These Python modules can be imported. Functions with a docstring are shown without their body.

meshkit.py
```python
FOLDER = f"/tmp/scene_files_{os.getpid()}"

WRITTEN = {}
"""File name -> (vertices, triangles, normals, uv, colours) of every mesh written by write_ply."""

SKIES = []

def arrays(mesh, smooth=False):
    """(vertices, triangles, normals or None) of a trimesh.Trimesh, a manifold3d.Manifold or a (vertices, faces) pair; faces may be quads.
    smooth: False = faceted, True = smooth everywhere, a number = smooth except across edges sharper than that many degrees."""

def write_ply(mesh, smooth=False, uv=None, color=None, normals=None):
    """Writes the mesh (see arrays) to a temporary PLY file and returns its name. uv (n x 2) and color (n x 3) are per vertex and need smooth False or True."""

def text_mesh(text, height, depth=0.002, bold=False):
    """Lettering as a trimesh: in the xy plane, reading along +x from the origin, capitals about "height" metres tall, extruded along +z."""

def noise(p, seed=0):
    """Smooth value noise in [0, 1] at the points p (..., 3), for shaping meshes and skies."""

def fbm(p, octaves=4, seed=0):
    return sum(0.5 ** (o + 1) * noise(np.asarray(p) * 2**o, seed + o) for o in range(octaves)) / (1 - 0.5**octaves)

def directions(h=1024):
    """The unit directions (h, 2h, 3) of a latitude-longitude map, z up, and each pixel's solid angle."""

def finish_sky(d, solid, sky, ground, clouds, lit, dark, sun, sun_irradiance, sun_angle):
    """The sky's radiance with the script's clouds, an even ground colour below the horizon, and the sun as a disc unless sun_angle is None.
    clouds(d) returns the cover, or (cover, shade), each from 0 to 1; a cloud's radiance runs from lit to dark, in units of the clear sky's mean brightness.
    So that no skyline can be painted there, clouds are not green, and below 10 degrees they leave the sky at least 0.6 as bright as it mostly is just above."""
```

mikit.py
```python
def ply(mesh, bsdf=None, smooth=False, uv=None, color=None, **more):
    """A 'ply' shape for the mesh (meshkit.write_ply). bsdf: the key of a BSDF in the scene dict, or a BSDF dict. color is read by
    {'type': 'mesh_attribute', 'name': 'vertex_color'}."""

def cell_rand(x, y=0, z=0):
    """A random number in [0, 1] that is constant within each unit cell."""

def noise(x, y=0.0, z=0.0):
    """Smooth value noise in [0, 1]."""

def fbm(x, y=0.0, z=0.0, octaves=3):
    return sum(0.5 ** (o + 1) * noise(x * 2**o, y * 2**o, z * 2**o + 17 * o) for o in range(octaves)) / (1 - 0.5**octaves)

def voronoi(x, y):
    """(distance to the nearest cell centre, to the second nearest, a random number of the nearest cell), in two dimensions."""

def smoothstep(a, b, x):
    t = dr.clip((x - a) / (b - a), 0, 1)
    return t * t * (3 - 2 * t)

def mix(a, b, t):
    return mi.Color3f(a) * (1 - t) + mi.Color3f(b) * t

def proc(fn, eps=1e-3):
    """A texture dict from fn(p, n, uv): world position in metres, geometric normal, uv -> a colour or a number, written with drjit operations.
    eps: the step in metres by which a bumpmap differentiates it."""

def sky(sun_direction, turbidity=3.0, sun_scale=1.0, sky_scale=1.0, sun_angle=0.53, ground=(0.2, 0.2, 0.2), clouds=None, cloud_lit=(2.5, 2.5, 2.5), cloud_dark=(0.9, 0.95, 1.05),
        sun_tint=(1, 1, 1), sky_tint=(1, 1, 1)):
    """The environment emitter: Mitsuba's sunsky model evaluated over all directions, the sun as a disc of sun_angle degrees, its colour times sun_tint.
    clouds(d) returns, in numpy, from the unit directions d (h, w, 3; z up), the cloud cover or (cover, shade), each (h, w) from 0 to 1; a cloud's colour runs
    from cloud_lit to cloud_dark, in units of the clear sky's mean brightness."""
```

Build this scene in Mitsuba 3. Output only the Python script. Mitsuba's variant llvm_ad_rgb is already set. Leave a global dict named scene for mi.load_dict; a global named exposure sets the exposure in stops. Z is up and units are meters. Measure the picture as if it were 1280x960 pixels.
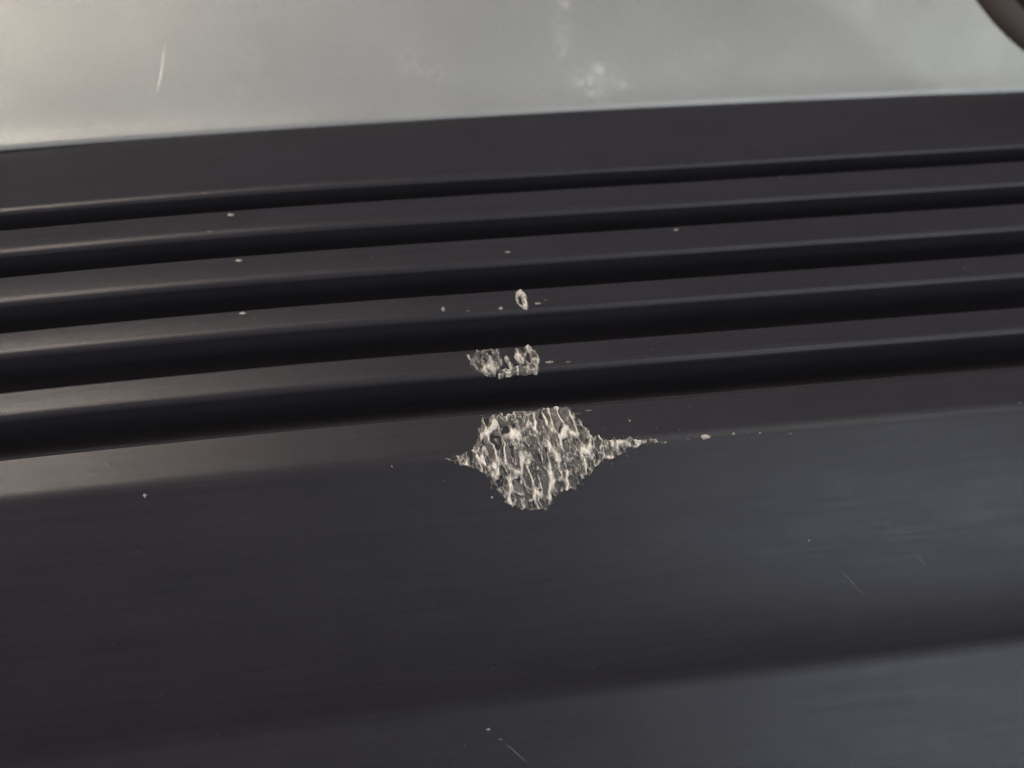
import math, random
import drjit as dr
import numpy as np, trimesh, mitsuba as mi, mikit, meshkit
from shapely.geometry import Polygon, Point
from scipy.ndimage import distance_transform_edt
from scipy.spatial import cKDTree
random.seed(7); rng = np.random.default_rng(7)
T = mi.ScalarTransform4f
scene, labels = {}, {}
MM = 0.001

# ------------------------------------------------------------------ camera
CAM = np.array([-0.03016766, -0.21492425, 0.12408658])
FWD = np.array([0.12067062, 0.85969701, -0.4963463]); UPV = np.array([0.07956216, 0.49001574, 0.86807513])
scene['camera'] = {'type': 'thinlens', 'fov': math.degrees(2 * math.atan(640 / 1500)), 'fov_axis': 'x',
                   'near_clip': 0.01, 'far_clip': 50.0, 'aperture_radius': 0.0026, 'focus_distance': 0.2425,
                   'to_world': T().look_at(origin=CAM.tolist(), target=(CAM + FWD).tolist(), up=UPV.tolist())}
exposure = 0.0

# ------------------------------------------------------------------ light: even dim surround and three glowing panels, all out of view
def rgb(*c): return {'type': 'rgb', 'value': [float(x) for x in c]}
scene['dim_surround'] = {'type': 'constant', 'radiance': rgb(0.305, 0.30, 0.352)}  # even ambient glow for the unseen surroundings, no room is built
WARM = np.array([-0.88, -0.72, 1.85])
COOL = np.array([1.20, -2.32, -0.02])
OVER = np.array([1.0, -2.05, 1.28])

def lamp_panel(key, pos, target, w, h, power):
    z = np.asarray(target, float) - pos; z /= np.linalg.norm(z)
    scene[key] = {'type': 'rectangle', 'to_world': T().look_at(origin=pos.tolist(), target=(pos + z).tolist(), up=[0, 0.9, 0.5]) @ T().scale([w / 2, h / 2, 1]),
                  'emitter': {'type': 'area', 'radiance': rgb(*power)}}
    labels[key] = {'kind': 'structure'}

lamp_panel('unseen_ceiling_lamp', WARM, [0, 0, 0], 0.34, 1.15, (23.5, 20.3, 17.3))  # out of view, placed to warm the left ribs, ledge and panel
lamp_panel('unseen_strip_light', OVER, [0, 0, 0], 0.9, 0.35, (7.2, 7.3, 6.9))  # out of view, placed to brighten the right of the silver panel
lamp_panel('unseen_window', COOL, [0, 0, 0], 1.05, 0.9, (3.4, 3.8, 4.4))  # out of view, placed for the cool sheen on the right of the face

scene['floor_grey'] = {'type': 'diffuse', 'reflectance': {'type': 'rgb', 'value': [0.20, 0.196, 0.195]}}
scene['unseen_floor'] = {'type': 'rectangle', 'to_world': T().translate([0, 0, -0.5]) @ T().scale([5, 5, 1]), 'bsdf': {'type': 'ref', 'id': 'floor_grey'}}  # unseen, blocks glow from below so the lower face reflects darker
labels['unseen_floor'] = {'kind': 'structure'}
# ------------------------------------------------------------------ materials
def two(d): return {'type': 'twosided', 'bsdf': d}

def plastic_rough(p, n, uv):      # moulded black plastic with fine rubbed streaks along the bumper
    st = mikit.fbm(p.x * 60, p.z * 1500 + p.y * 900, p.y * 300, octaves=3)
    bl = mikit.fbm(p.x * 130, p.y * 130, p.z * 130, octaves=2)
    return 0.36 + 0.10 * (st - 0.5) + 0.05 * (bl - 0.5)

def plastic_col(p, n, uv):
    st = mikit.fbm(p.x * 35, p.z * 1800 + p.y * 1100, p.y * 200, octaves=3)
    bl = mikit.fbm(p.x * 70, p.y * 70, p.z * 70, octaves=3)
    gr = mikit.noise(p.x * 3200, p.y * 3200, p.z * 3200)       # moulded grain
    k = 0.70 + 0.40 * st + 0.30 * (bl - 0.5) + 0.28 * gr
    return mi.Color3f(0.0212, 0.0198, 0.0232) * k

def plastic_bump(p, n, uv):
    return mikit.fbm(p.x * 3000, p.y * 3000, p.z * 3000, octaves=2)

PL = {'type': 'principled', 'base_color': mikit.proc(plastic_col), 'roughness': mikit.proc(plastic_rough), 'specular': 0.37}
scene['black_plastic'] = two({'type': 'bumpmap', 'arbitrary': mikit.proc(plastic_bump, eps=1e-4), 'scale': 0.00001, 'bsdf': PL})

SMUDGES = [(32.5, 10, 1.6, 1.2, 1.0), (29, 6.8, 2.4, 1.1, .9), (31.5, 4.0, 2.6, 1.4, .7), (38, 5.6, 2.6, 1.2, .6), (30.5, 7.5, 6, 3.5, .45), (24.9, 26, 2.0, 1.2, .8), (24, 18, 2.5, 6, .35), (23.6, 14, .9, .8, .9),
           (-9, 11, 6, 2.2, .22), (-14, 14, 3, 4, .2), (62, 13, 5, 3, .25), (-50, 16, 3, 4, .18), (-54, 9, 3, 1.5, .2)]
def silver_col(p, n, uv):
    fl = mikit.noise(p.x * 2600, p.y * 2600, p.z * 2600)
    cl = mikit.fbm(p.x * 45, p.y * 45, p.z * 45, octaves=4)
    s = (p.y - 0.06737) * 0.46947 + (p.z - 0.03637) * 0.88295
    mark = mi.Float(0)
    for cx, cs, rx, rs, k in SMUDGES:                     # rubbed, chalky marks on the paint
        mark += 0.36 * k * dr.exp(-dr.square((p.x - cx * MM) / (rx * MM)) - dr.square((s - cs * MM) / (rs * MM)))
    mark *= mikit.smoothstep(0.25, 0.75, mikit.fbm(p.x * 700, s * 700, 0.5, octaves=3))
    return mikit.mix(mi.Color3f(0.350, 0.364, 0.346) * (0.90 + 0.10 * fl + 0.16 * (cl - 0.5)), mi.Color3f(0.85, 0.85, 0.80), dr.minimum(mark, 0.85))

def silver_rough(p, n, uv):
    return 0.42 + 0.14 * (mikit.fbm(p.x * 60, p.y * 60, p.z * 60, octaves=3) - 0.5)

scene['silver_paint'] = two({'type': 'principled', 'base_color': mikit.proc(silver_col), 'roughness': mikit.proc(silver_rough), 'metallic': 0.6,
                             'specular': 0.5, 'clearcoat': 0.3, 'clearcoat_gloss': 0.8})
scene['torn_plastic'] = two({'type': 'principled', 'base_color': {'type': 'mesh_attribute', 'name': 'vertex_color'}, 'roughness': 0.3, 'specular': 0.6, 'clearcoat': 0.25})
scene['white_mark'] = two({'type': 'principled', 'base_color': rgb(0.78, 0.76, 0.70), 'roughness': 0.5})
scene['chalky_smudge'] = two({'type': 'principled', 'base_color': rgb(0.52, 0.52, 0.49), 'roughness': 0.6})
scene['faint_scuff'] = two({'type': 'principled', 'base_color': rgb(0.13, 0.13, 0.125), 'roughness': 0.6})
scene['hairline'] = two({'type': 'principled', 'base_color': rgb(0.045, 0.045, 0.047), 'roughness': 0.5})
CHIPS = []
for i, c in enumerate([(0.06, 0.05, 0.045), (0.14, 0.12, 0.10), (0.28, 0.25, 0.21), (0.44, 0.41, 0.34)]):
    scene[f'chip_{"abcd"[i]}'] = two({'type': 'principled', 'base_color': rgb(*c), 'roughness': 0.5}); CHIPS.append(f'chip_{"abcd"[i]}')
scene['lamp_trim'] = two({'type': 'principled', 'base_color': rgb(0.048, 0.037, 0.030), 'roughness': 0.45})
scene['lamp_lens'] = two({'type': 'principled', 'base_color': rgb(0.02, 0.012, 0.013), 'roughness': 0.2, 'clearcoat': 0.4})

# ------------------------------------------------------------------ profile of the bumper in the y-z plane (millimetres); it runs along x
X0, X1 = -430.0, 560.0
RIBS = [((67.37, 36.37), (47.3, 28.27)), ((42.53, 25.99), (36.12, 22.72)), ((30.96, 19.87), (24.69, 16.1)), ((19.13, 12.55), (14.03, 9.11)), ((7.74, 4.71), (2.59, 0.83))]
FACE = np.array([(-3.63, -4.21), (-9.72, -10.09), (-14.74, -21.93), (-19.45, -34.85), (-23.53, -48.64), (-25.33, -57.09), (-25.94, -62.95), (-31.9, -76.8), (-40.5, -96.0), (-42.0, -111.0), (-31.0, -125.0)])
FACE_RADIUS = [0.5, 1.7, 5, 6, 6, 4, 2.5, 6, 6, 5]

def rounded(pts, radii, step=0.35):
    """the polyline with its inner corners rounded off, resampled"""
    pts = [np.asarray(p, float) for p in pts]; out = [pts[0]]
    for i, (a, b, c, r) in enumerate(zip(pts, pts[1:], pts[2:], radii)):
        ra, rc = min(r, 0.48 * np.linalg.norm(b - a)), min(r, (0.9 if i == len(pts) - 3 else 0.48) * np.linalg.norm(c - b))
        p, q = b + (a - b) / np.linalg.norm(a - b) * ra, b + (c - b) / np.linalg.norm(c - b) * rc
        for t in np.linspace(0, 1, 9): out.append((1 - t)**2 * p + 2 * t * (1 - t) * b + t * t * q)
    out.append(pts[-1]); res = [out[0]]
    for a, b in zip(out, out[1:]):
        k = max(1, int(np.linalg.norm(b - a) / 2.5))
        for j in range(1, k + 1): res.append(a + (b - a) * j / k)
    keep = [res[0]]
    for p in res[1:]:
        if np.linalg.norm(p - keep[-1]) > 1e-4: keep.append(p)
    return np.array(keep)

XS = np.linspace(X0, X1, 140)
def wave(v):
    q = np.clip(-15 - v[..., 0], 0, 160)                     # the bumper sags a little towards its left end
    return 0.35 * (meshkit.fbm(v / [45, 60, 60], 2, 4) - .5) - 0.0002 * q * q
def sweep(prof, warp=None):
    v = np.zeros((len(XS), len(prof), 3)); v[:, :, 0] = XS[:, None]; v[:, :, 1] = prof[None, :, 0]; v[:, :, 2] = prof[None, :, 1]
    if warp: v = warp(v)
    else:                                                   # moulded parts are never quite straight
        v[:, :, 2] += wave(v)
    n, m = len(XS), len(prof); i, j = np.meshgrid(np.arange(n - 1), np.arange(m - 1), indexing='ij'); a = (i * m + j).ravel()
    f = np.stack([a, a + 1, a + m + 1, a + m], 1)          # prof runs downwards: faces look out of the car
    return trimesh.Trimesh(v.reshape(-1, 3) * MM, np.vstack([f[:, [0, 1, 2]], f[:, [0, 2, 3]]]), process=False)

def frame(a, b):
    """unit vector down the slope a->b and the outward normal"""
    a, b = np.asarray(a, float), np.asarray(b, float); L = np.linalg.norm(b - a); u = (b - a) / L
    return u, np.array([u[1], -u[0]]) if (np.array([u[1], -u[0]])[1] > 0) else np.array([-u[1], u[0]]), L

def add(key, mesh, bsdf, smooth=True, label=None, color=None, **more):
    if any(w in key for w in ('bumper__scuff', 'bumper__nick', 'bumper__scratch', 'bumper__dust', 'bumper__hairline')):
        mesh.vertices[:, 2] += wave(mesh.vertices / MM) * MM
    scene[key] = mikit.ply(mesh, bsdf, smooth=smooth, color=color)
    if label or more: labels[key] = {**({'label': label} if label else {}), **more}

labels['bumper'] = {'label': 'black ribbed plastic bumper with a pale torn scuff across its front edge', 'category': 'bumper'}
def count(base, n): return base if n == 0 else f'{base}_{n:03d}'

# ribs (the first, broad one runs on beneath the painted panel)
for i, (a, b) in enumerate(RIBS):
    u, n, L = frame(a, b); a, b = np.array(a), np.array(b) - u * 0.75; L -= 0.75
    mid = a + u * L * 0.5 + n * 0.10
    if i == 0:
        prof = rounded([a + np.array([40, 10.0]), a, mid, b, b + u * 0.1 - n * 1.0 + u * 0.5], [20, 5, 1.4])
        add('bumper__top_band', sweep(prof), 'black_plastic', 40, 'broad smooth black band under the silver panel')
    else:
        prof = rounded([a - n * 1.4 - u * 0.15, a, mid, b, b + u * 0.1 - n * 1.0 + u * 0.5], [0.45, 2, 1.4])
        add(count('bumper__rib', i - 1), sweep(prof), 'black_plastic', 40)
# grooves between them
ends = [r[1] for r in RIBS]; starts = [r[0] for r in RIBS[1:]] + [tuple(FACE[0])]
for i, (a, b) in enumerate(zip(ends, starts)):
    a, b = np.array(a), np.array(b); ur, nr, _ = frame(*RIBS[i]); a = a - ur * 0.75; p0 = a - nr * 1.0 + ur * 0.6
    if i < 4: ul, nl, _ = frame(*RIBS[i + 1])
    else: ul, nl, _ = frame(FACE[0], FACE[1])
    p3 = b - nl * 1.4 - ul * 0.15; u, n, w = frame(a, b)
    prof = rounded([p0, a + u * w * 0.20 - n * 3.2, a + u * w * 0.30 - n * 6.2, a + u * w * 0.5 - n * 10.5, b - n * 10 - u * 0.6, p3], [2, 2, 2, 1])
    add(count('bumper__groove', i), sweep(prof), 'black_plastic', 40)
# front face with its upper ledge, and the lip under the crease
ul, nl, _ = frame(FACE[0], FACE[1])
full = rounded([FACE[0] - nl * 1.4 - ul * 0.15] + list(FACE), FACE_RADIUS)
def nearest(p): return int(np.argmin(((full - p)**2).sum(1)))
k1, k2 = nearest((FACE[1] + FACE[2]) / 2 * 0 + FACE[1] + (FACE[2] - FACE[1]) * 0.2), nearest(FACE[6])
arc = np.concatenate([[0], np.cumsum(np.linalg.norm(np.diff(full, axis=0), axis=1))]); arc -= arc[nearest(FACE[0])]
add('bumper__face', sweep(full[:k2 + 1]), 'black_plastic', True, 'smooth black front face below the ribs')
add('bumper__lower_lip', sweep(full[k2:]), 'black_plastic', True, 'black lower lip flaring out below the crease')

# ------------------------------------------------------------------ painted body panel above, its foot flared over the bumper
labels['body_panel'] = {'label': 'silver painted body panel with a short white scratch, above the ribbed bumper', 'category': 'body panel'}
pt, pn = np.array([math.cos(math.radians(62)), math.sin(math.radians(62))]), np.array([-math.sin(math.radians(62)), math.cos(math.radians(62))])
PB = np.array(RIBS[0][0]) + np.array([0.0, 0.0])
def panel_pt(s, off=0.0): return PB + pt * s + pn * off
def panel_bulge(x, s):
    q = np.minimum((x + 1.22 * s - 120.0) / 1.58, 40)                           # distance from the diagonal swelling beside the lamp
    return 0.10 * 2.0 * np.log1p(np.exp(np.clip(q / 2.0, -30, 12)))
def panel_warp(v):
    x, s = v[:, :, 0], (v[:, :, 1:] - PB) @ pt
    fade = 1.0
    d = panel_bulge(x, s) * fade - 0.00035 * np.maximum(s, 0)**2
    v[:, :, 1:] += d[..., None] * pn
    v[:, :, 1:] += (-0.0001 * (x - 30)**2 * np.exp(-np.maximum(s, 0) / 60) * (np.abs(x - 30) < 190) - 3.6 * (np.abs(x - 30) >= 190) * np.exp(-np.maximum(s, 0) / 60))[..., None] * pt
    return v
prof = rounded([panel_pt(200, -6), panel_pt(120), panel_pt(5.0), panel_pt(0.9, 0.27), panel_pt(-0.2, 0.07), panel_pt(-0.3, -1.2), panel_pt(2, -4)], [20, 4, 0.4, 0.4, 0.5])
fine = [prof[0]]
for a, b in zip(prof, prof[1:]):
    k = max(1, int(np.linalg.norm(b - a) / 1.2))
    for j in range(1, k + 1): fine.append(a + (b - a) * j / k)
XS_keep = XS; XS = np.linspace(X0, X1, 400)
add('body_panel__sheet', sweep(np.array(fine), panel_warp), 'silver_paint', 45)
XS = XS_keep
PN3, PT3 = np.array([0, *pn]), np.array([0, *pt])
def on_panel(x, s, off=0.0):
    v = np.zeros((1, 1, 3)); v[0, 0] = [x, *panel_pt(s)]
    return panel_warp(v)[0, 0] + PN3 * off

def ribbon(points, widths, lift):
    """a low sliver with a raised middle along points (already in mm, on a surface) : list of (pos, side, normal)"""
    V, F = [], []
    for (p, sd, n), w in zip(points, widths):
        V += [p - sd * w / 2 - n * 0.05, p + n * lift, p + sd * w / 2 - n * 0.05]
    for i in range(len(points) - 1):
        a = 3 * i
        F += [[a, a + 1, a + 4], [a, a + 4, a + 3], [a + 1, a + 2, a + 5], [a + 1, a + 5, a + 4]]
    return trimesh.Trimesh(np.array(V) * MM, F, process=False)

def flake(p, e1, e2, n, w, h, lift, seed):
    r = np.random.default_rng(seed); k = 11; V = [p + n * lift]; F = []
    for i in range(k):
        t = 2 * math.pi * i / k; q = r.uniform(0.7, 1.2)
        V.append(p + e1 * math.cos(t) * w / 2 * q + e2 * math.sin(t) * h / 2 * q - n * 0.06)
        V.append(p + e1 * math.cos(t) * w / 4 * q + e2 * math.sin(t) * h / 4 * q + n * lift * r.uniform(0.5, 1.1))
    for i in range(k):
        a, b = 1 + 2 * i, 1 + 2 * ((i + 1) % k)
        F += [[a, b, b + 1], [a, b + 1, a + 1], [0, a + 1, b + 1]]
    return trimesh.Trimesh(np.array(V) * MM, F, process=False)

EX = np.array([1.0, 0, 0])
sc = [(-70.3, 21.6), (-70.75, 19.5), (-71.35, 16.4), (-72.1, 13.6), (-72.9, 10.6)]
side = np.array([1.0, 0, 0])
add('body_panel__scratch', ribbon([(on_panel(x, s), side, PN3) for x, s in sc], [0.08, 0.34, 0.6, 0.74, 0.2], 0.06), 'white_mark', True, 'short white upright scratch at the left')
k = 0
for x, s, w, h in [(32.9, 10.1, 1.5, .9), (28.1, 7.0, 1.9, .9), (23.6, 14.0, .9, .8), (30.0, 6.3, 1.8, .7), (31.8, 3.9, 2.0, 1.2), (25.0, 26.2, 1.6, .9), (33.2, 8.6, 1.1, .6), (26.5, 8.2, 1.2, .5), (38.2, 5.6, 1.9, .9), (36.0, 6.8, 1.2, .7),
                   (-6.7, 9.1, 1.1, 0.6), (-12, 13.2, .8, .8), (52, 13, .5, .4), (51, 22, .6, .4), (-42, 21, .5, .3), (25.5, 20.5, .7, .9), (-63, 12, .4, .4), (9, 21, .7, .4)]:
    add(count('body_panel__smudge', k), flake(on_panel(x, s), EX, PT3, PN3, w, h, 0.03, 50 + k), 'chalky_smudge', True); k += 1

# ------------------------------------------------------------------ dark lamp at the upper right of the panel
labels['tail_lamp'] = {'label': 'dark rounded lamp unit set in the silver panel at its right end', 'category': 'lamp'}
LC, LR = np.array([177.0, 52.5]), 56.4
def dome(c, r0, steps, seg=96):
    """rings (radius, height) about a centre on the panel plane"""
    V, F = [], []
    lift = 1.6
    for r, h in steps:
        for i in range(seg):
            t = 2 * math.pi * i / seg
            x, s = c[0] + r * math.cos(t), c[1] + r * math.sin(t)
            V.append(np.array([x, *panel_pt(s)]) + PN3 * (h + lift))
    m = len(steps)
    for j in range(m - 1):
        for i in range(seg):
            a, b = j * seg + i, j * seg + (i + 1) % seg
            F += [[a, b, b + seg], [a, b + seg, a + seg]]
    V.append(np.mean(V[-seg:], 0)); last = len(V) - 1
    for i in range(seg): F.append([(m - 1) * seg + i, (m - 1) * seg + (i + 1) % seg, last])
    return trimesh.Trimesh(np.array(V) * MM, F, process=False)
add('tail_lamp__bezel', dome(LC, LR, [(LR, -12), (LR, 0.2), (LR - .8, 1.5), (LR - 2.2, 2.6), (LR - 4.2, 3.3), (LR - 6.2, 3.8), (LR - 6.8, 3.2)]), 'lamp_trim', 50)
add('tail_lamp__lens', dome(LC, LR, [(LR - 6.9, 2.2), (LR - 7.0, 3.4), (LR - 9, 5.0), (LR - 14, 7), (LR - 26, 9.5), (LR - 40, 11)]), 'lamp_lens', 50)

# ------------------------------------------------------------------ scuffs: torn, whitened plastic standing off the surface
def face_frame(s):
    i = int(np.clip(np.searchsorted(arc, s) - 1, 0, len(arc) - 2)); t = (s - arc[i]) / (arc[i + 1] - arc[i])
    lo, hi = full[max(i - 1, 0)], full[min(i + 2, len(full) - 1)]
    u = (hi - lo) / np.linalg.norm(hi - lo); n = np.array([u[1], -u[0]])
    n = n if n[0] < 0 or n[1] > 0 else -n
    return full[i] + t * (full[i + 1] - full[i]), u, n
def rib_frame(k):
    a, b = RIBS[k]; u, n, L = frame(a, b); a = np.array(a); L -= 0.75
    def f(s):
        d = n * (0.10 * (1 - abs(2 * s / L - 1)))
        e = max(0, s - (L - 1.0)); e2 = max(0, 0.45 - s)        # follow the rounded edges
        return a + u * s + d - n * (0.30 * e * e + 0.6 * e2 * e2), u, n
    return f

def scuff(key, fr, poly, density, seed, label, hmax=0.42, cell=0.09, rimk=0.4, holes=True, rag=1.5):
    P = (Polygon(poly) if isinstance(poly, list) else poly).buffer(0); x0, s0, x1, s1 = P.bounds
    xs, ss = np.arange(x0 - 1.2, x1 + 1.2, cell), np.arange(max(s0 - .3, -0.2), s1 + (2.4 if s1 > 8 else .5), cell)
    Xg, Sg = np.meshgrid(xs, ss, indexing='ij')
    nz = meshkit.fbm(np.stack([Xg * .9, Sg * .9, Xg * 0 + seed], -1), 3) - .5
    nz2 = meshkit.fbm(np.stack([Xg * .9 + 31, Sg * .9, Xg * 0 + seed], -1), 3) - .5
    from shapely import contains_xy
    inside = contains_xy(P, Xg + nz * rag, Sg + nz2 * rag)
    edge = distance_transform_edt(inside) * cell
    # torn plastic: a net of raised, whitened tears (mostly running down the slope) round hollows left dark
    lean = Xg - 0.20 * (Sg - ss.mean()) + 1.3 * (meshkit.fbm(np.stack([Xg * .5, Sg * .5, Xg * 0 + 5 + seed], -1), 3) - .5)
    Sw = Sg + 1.0 * (meshkit.fbm(np.stack([Xg * .6, Sg * .6, Xg * 0 + 25 + seed], -1), 3) - .5)
    rg = np.random.default_rng(seed)
    def net(cw, ch, k):
        """(how near a cell border, a random number of the cell) of a jittered net of cells cw x ch mm"""
        gx, gs = np.meshgrid(np.arange(x0 - 6, x1 + 6, cw), np.arange(s0 - 6, s1 + 6, ch), indexing='ij')
        c = np.stack([gx / cw + rg.uniform(-.5, .5, gx.shape), gs / ch + rg.uniform(-.5, .5, gx.shape)], -1).reshape(-1, 2)
        d, idx = cKDTree(c).query(np.stack([lean / cw, Sw / ch], -1).reshape(-1, 2), k=2)
        return np.exp(-((d[:, 1] - d[:, 0]) / k)**2).reshape(Xg.shape), rg.uniform(0, 1, len(c))[idx[:, 0]].reshape(Xg.shape)
    n1, c1 = net(2.0, 6.5, 0.23); n2, c2 = net(0.85, 2.0, 0.28)
    m1 = meshkit.fbm(np.stack([Xg * .8, Sg * .4, Xg * 0 + seed + 60], -1), 3, seed); m2 = meshkit.fbm(np.stack([Xg * 1.1, Sg * .8, Xg * 0 + seed + 80], -1), 3, seed)
    fine_ = meshkit.fbm(np.stack([Xg * 2.6, Sg * 1.7, Xg * 0 + 3], -1), 3, seed + 9)
    b1, b2 = n1 * np.clip(3.2 * (m1 - .30), 0.05, 1.2), n2 * np.clip(4 * (m2 - .42), 0, 1)
    ridge = np.maximum(b1, 0.6 * b2)
    rim = np.exp(-((edge - 0.30) / 0.28)**2) * np.clip(3.5 * (m2 - .36), 0, 1)
    hgt = hmax * (0.10 + 1.0 * b1 + 0.55 * b2 + 0.25 * c2 + 0.30 * fine_ + rimk * 0.7 * rim) * np.clip(edge / 0.35, 0, 1)
    hole = (c2 < .13) & (ridge < .2) & (edge > .25) & (m2 < .56)
    hgt = np.where(hole, -0.06, hgt) if holes else hgt
    hgt = np.where(inside & ~(hole & holes), np.maximum(hgt, 0.02), -0.12)
    grey = 0.012 + 0.17 * np.clip(c1 * .5 + c2 * .5 - .3, 0, 1) + 0.22 * np.clip(fine_ - .42, 0, 1)
    white = np.clip(np.maximum(grey, np.clip(1.25 * ridge**1.4 * (0.3 + 1.3 * fine_), 0, 1)) + rimk * rim * fine_ * 0.8, 0, 1) * density
    V = np.zeros(Xg.shape + (3,))
    for j, s in enumerate(ss):
        p, u, n = fr(s)
        V[:, j, 0] = Xg[:, j]; V[:, j, 1] = p[0] + n[0] * hgt[:, j]; V[:, j, 2] = p[1] + n[1] * hgt[:, j]
    n_, m_ = Xg.shape; i, j = np.meshgrid(np.arange(n_ - 1), np.arange(m_ - 1), indexing='ij')
    ok = inside[:-1, :-1] | inside[1:, :-1] | inside[:-1, 1:] | inside[1:, 1:]
    a = (i * m_ + j)[ok]; f = np.vstack([np.stack([a, a + 1, a + m_ + 1], 1), np.stack([a, a + m_ + 1, a + m_], 1)])
    lo, hi = np.array([0.020, 0.018, 0.017]), np.array([0.84, 0.79, 0.67])
    col = (lo + (hi - lo) * white[..., None]).reshape(-1, 3)
    used = np.unique(f); remap = -np.ones(n_ * m_, int); remap[used] = np.arange(len(used))
    add(key, trimesh.Trimesh(V.reshape(-1, 3)[used] * MM, remap[f], process=False), 'torn_plastic', True, label, color=col[used])

BIG = [(-15.41, 9.07), (-9.69, 7.57), (-8.0, 3.99), (-6.82, .67), (1.07, .31), (7.85, .03), (11.89, .2), (12.93, 2.71), (15.17, 6.35), (18.74, 7.52), (23.77, 7.97), (28.48, 8.55), (30.15, 9.2), (25.33, 9.8),
       (21.01, 10.94), (17.03, 12.27), (14.86, 14.44), (12.77, 15.43), (11.27, 17.83), (8.4, 17.6), (6.6, 19.9), (4.6, 21.6), (2.0, 20.6), (-0.6, 21.2), (-2.9, 19.6), (-5.04, 16.33), (-7.58, 12.42), (-10.77, 10.81)]
scuff('bumper__scuff', face_frame, BIG, 1.0, 3, 'large pale diamond shaped scuff of torn plastic across the front edge', 0.56)
oval = lambda cx, cs, rx, rs, lean=0.0: Polygon([(cx + rx * math.cos(t) + lean * rs * math.sin(t), cs + rs * math.sin(t)) for t in np.linspace(0, 2 * math.pi, 40)])
bright = oval(4.9, 3.2, 1.75, 3.1, 0.1).difference(oval(4.3, 3.0, .38, 1.3, .1)).union(oval(2.4, 2.4, 1.0, 2.2, .15)).union(oval(0.1, 3.6, .55, 1.5, .3)).union(Polygon([(-2.4, 6.5), (-2.2, 5.3), (.2, 4.9), (2.2, 4.6), (4.5, 5.2), (4.5, 6.4)])).intersection(Polygon([(-9, .15), (9, .15), (9, 6.35), (-9, 6.35)]))
scuff('bumper__scuff_001', rib_frame(4), bright, 1.0, 8, 'pale bright edged scuff on the lowest rib', 0.5, cell=0.07, rimk=1.1, holes=False, rag=0.9)
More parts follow.
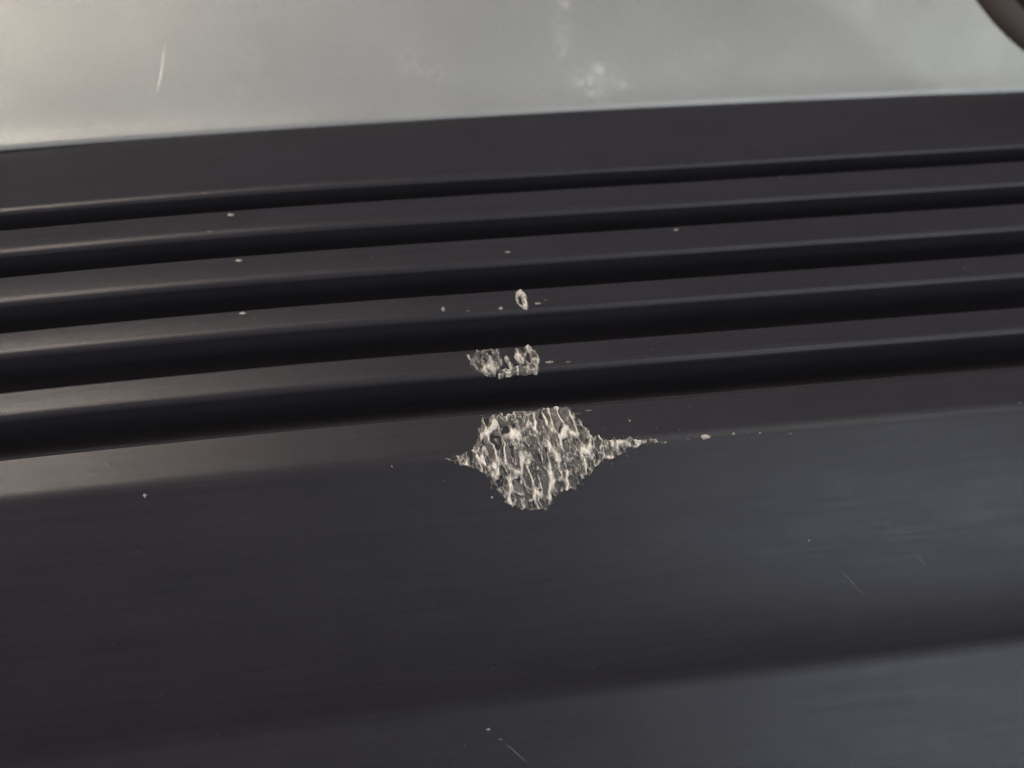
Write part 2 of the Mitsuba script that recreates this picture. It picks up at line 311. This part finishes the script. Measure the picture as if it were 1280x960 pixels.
scuff('bumper__scuff_002', rib_frame(4), [(-8.27, .9), (-5.6, .2), (-1.6, .3), (-1.3, 3.2), (-2.2, 5.2), (-3.4, 6.2), (-6.0, 5.6), (-8.3, 4.4)], 0.6, 21, 'dim worn scuff on the lowest rib, left of the bright one', 0.35, rimk=0.5)
scuff('bumper__scuff_003', rib_frame(3), oval(4.75, 2.6, 1.25, 2.45, 0.12).difference(oval(4.45, 3.0, .36, 1.25, .12)), 1.0, 12, 'small hollow oval scuff on the second lowest rib', 0.42, cell=0.06, rimk=1.4, holes=False, rag=0.5)

# nicks and specks: (x, s, width, height, how pale)
CH = {0: [(-62.66, 20.65, 2.67, .5, .35), (1.94, 11.09, .33, .84, .3), (44.11, 11.45, .67, .84, .3), (-52, 8, .5, .4, .1), (80, 15, .6, .4, .1)],
      1: [(-56.84, 1.31, 1.84, .84, 1), (-61.35, 5.59, 1.34, .5, .4), (70.36, .5, .67, .6, .35)],
      2: [(-55.25, 1.19, 2., .84, .9), (3.28, 4.04, 2.17, .67, .5), (42.05, .98, 1.67, .84, .6)],
      3: [(-54.7, .81, 2., .84, .9), (-12.44, 3.54, 1.17, 1.67, .6), (-.08, 4.37, 1.17, .84, .9), (-7.19, 4.38, 1.34, .67, .3), (8.02, 3.85, 2., .67, .5), (9.86, 3.2, 1.34, .5, .3)],
      4: [(8.69, 4.2, 2.34, .84, .7), (12.6, 4.53, 1.34, .67, .45), (-52., .66, .84, .5, .25)],
      5: [(39.45, 8.99, 2.51, 1.34, 1.2), (35.65, 9.17, 1., .5, .45), (45.53, 8.83, 1.17, .67, .7), (48.82, 9.11, .67, .33, .4), (51.27, 9.15, 1., .5, .5), (57.9, 9.88, 1.17, .5, .35), (47.43, 8.99, 3.34, .25, .25), (23.8, 4.17, .67, .84, .5),
          (13.06, 1.69, 2.34, .67, .3), (-75.33, 10.37, 1., 1.34, .5), (-26.19, 9.43, .84, .84, .35), (61.35, 33.66, .67, .67, .5), (-6.3, 17.72, .84, 1., .6), (-9.89, 70.16, 1.34, 1., .6), (-7.48, 72.71, 1.17, .5, .35), (30.82, 9.43, 1.17, .5, .5),
          (15.33, 1.19, 2.34, .67, .45), (37.01, 2.16, 1.17, .5, .3), (109.87, 7.64, .84, .5, .4)]}
k = 0
for i, lst in CH.items():
    fr = face_frame if i == 5 else rib_frame(i)
    for x, s, w, h, b in lst:
        p, u, n = fr(s)
        m = CHIPS[0 if b < .33 else 1 if b < .48 else 2 if b < .75 else 3]
        add(count('bumper__nick', k), flake(np.array([x, *p]), EX, np.array([0, *u]), np.array([0, *n]), w * .85, h * .85, 0.10 if b < .8 else 0.28, 200 + k), m, True); k += 1
for k, line in enumerate([[(68.79, 41.39), (70.65, 44.38), (74.0, 47.55)], [(78.5, 31.0), (86.33, 40.0), (95.6, 50.7)], [(-6.51, 73.7), (-4.42, 76.04), (-2.0, 78.61)]]):
    pts = []
    for x, s in [line[0], tuple(np.mean([line[0], line[-1]], 0)), line[-1]]:
        p, u, n = face_frame(s); pts.append((np.array([x, *p]), np.array([0.6, *(-0.8 * u)]), np.array([0, *n])))
    add(count('bumper__scratch', k), ribbon(pts, [0.12, 0.55, 0.15], 0.03), 'faint_scuff', True)

# dust, grit and hairline scratches: too small to pick apart
rd = np.random.default_rng(31); parts = []
for q in range(540):
    x = rd.uniform(-130, 190)
    if q > 430: x, s = rd.normal(8, 20), float(np.clip(rd.normal(9, 3.2), .8, 30)); p, u, n = face_frame(s)
    elif rd.random() < 0.62: s = rd.uniform(0.6, 95); p, u, n = face_frame(s)
    else:
        kk = int(rd.integers(0, 5)); L = np.linalg.norm(np.subtract(*RIBS[kk])); s = rd.uniform(0.6, L - 1.6); p, u, n = rib_frame(kk)(s)
    w = 0.10 + 0.22 * rd.random()**3
    parts.append(flake(np.array([x, *p]), EX, np.array([0, *u]), np.array([0, *n]), w * rd.uniform(.8, 2), w, 0.02, int(rd.integers(1e6))))
B = Polygon(BIG).exterior
for q in range(120):                                         # crumbs along the rim of the big scuff
    c = B.interpolate(rd.uniform(0, B.length)); x, s = c.x + rd.normal(0, .8), max(c.y + rd.normal(0.1, .6), .4); p, u, n = face_frame(s)
    w = 0.14 + 0.4 * rd.random()**2.5
    parts.append(flake(np.array([x, *p]), EX, np.array([0, *u]), np.array([0, *n]), w * rd.uniform(.7, 1.6), w, 0.05, int(rd.integers(1e6))))
add('bumper__dust', trimesh.util.concatenate(parts), 'chip_b', True, 'fine pale dust specks on the black plastic', kind='stuff')
parts = []
for _ in range(46):
    x, s, L, a = rd.uniform(-110, 160), rd.uniform(13, 60), rd.uniform(3, 16), rd.choice([rd.normal(0.05, 0.08), rd.normal(0.9, 0.25)])
    pts = []
    for t in np.linspace(-.5, .5, 5):
        sx, ss_ = x + L * t * math.cos(a), s + L * t * math.sin(a)
        p, u, n = face_frame(max(ss_, 10)); pts.append((np.array([sx, *p]), np.array([-math.sin(a), *(math.cos(a) * u)]), np.array([0, *n])))
    parts.append(ribbon(pts, [0.02, .08, .12, .09, .02], 0.012))
add('bumper__hairline', trimesh.util.concatenate(parts), 'hairline', True, 'fine hairline scratches on the front face', kind='stuff')
parts = []
for _ in range(150):
    x, s = rd.uniform(-112, 128), rd.uniform(1.5, 36); w = 0.12 + 0.25 * rd.random()**3
    parts.append(flake(on_panel(x, s), EX, PT3, PN3, w, w, 0.015, int(rd.integers(1e6))))
add('body_panel__dust', trimesh.util.concatenate(parts), 'chalky_smudge', True, 'fine pale dust specks on the silver paint', kind='stuff')
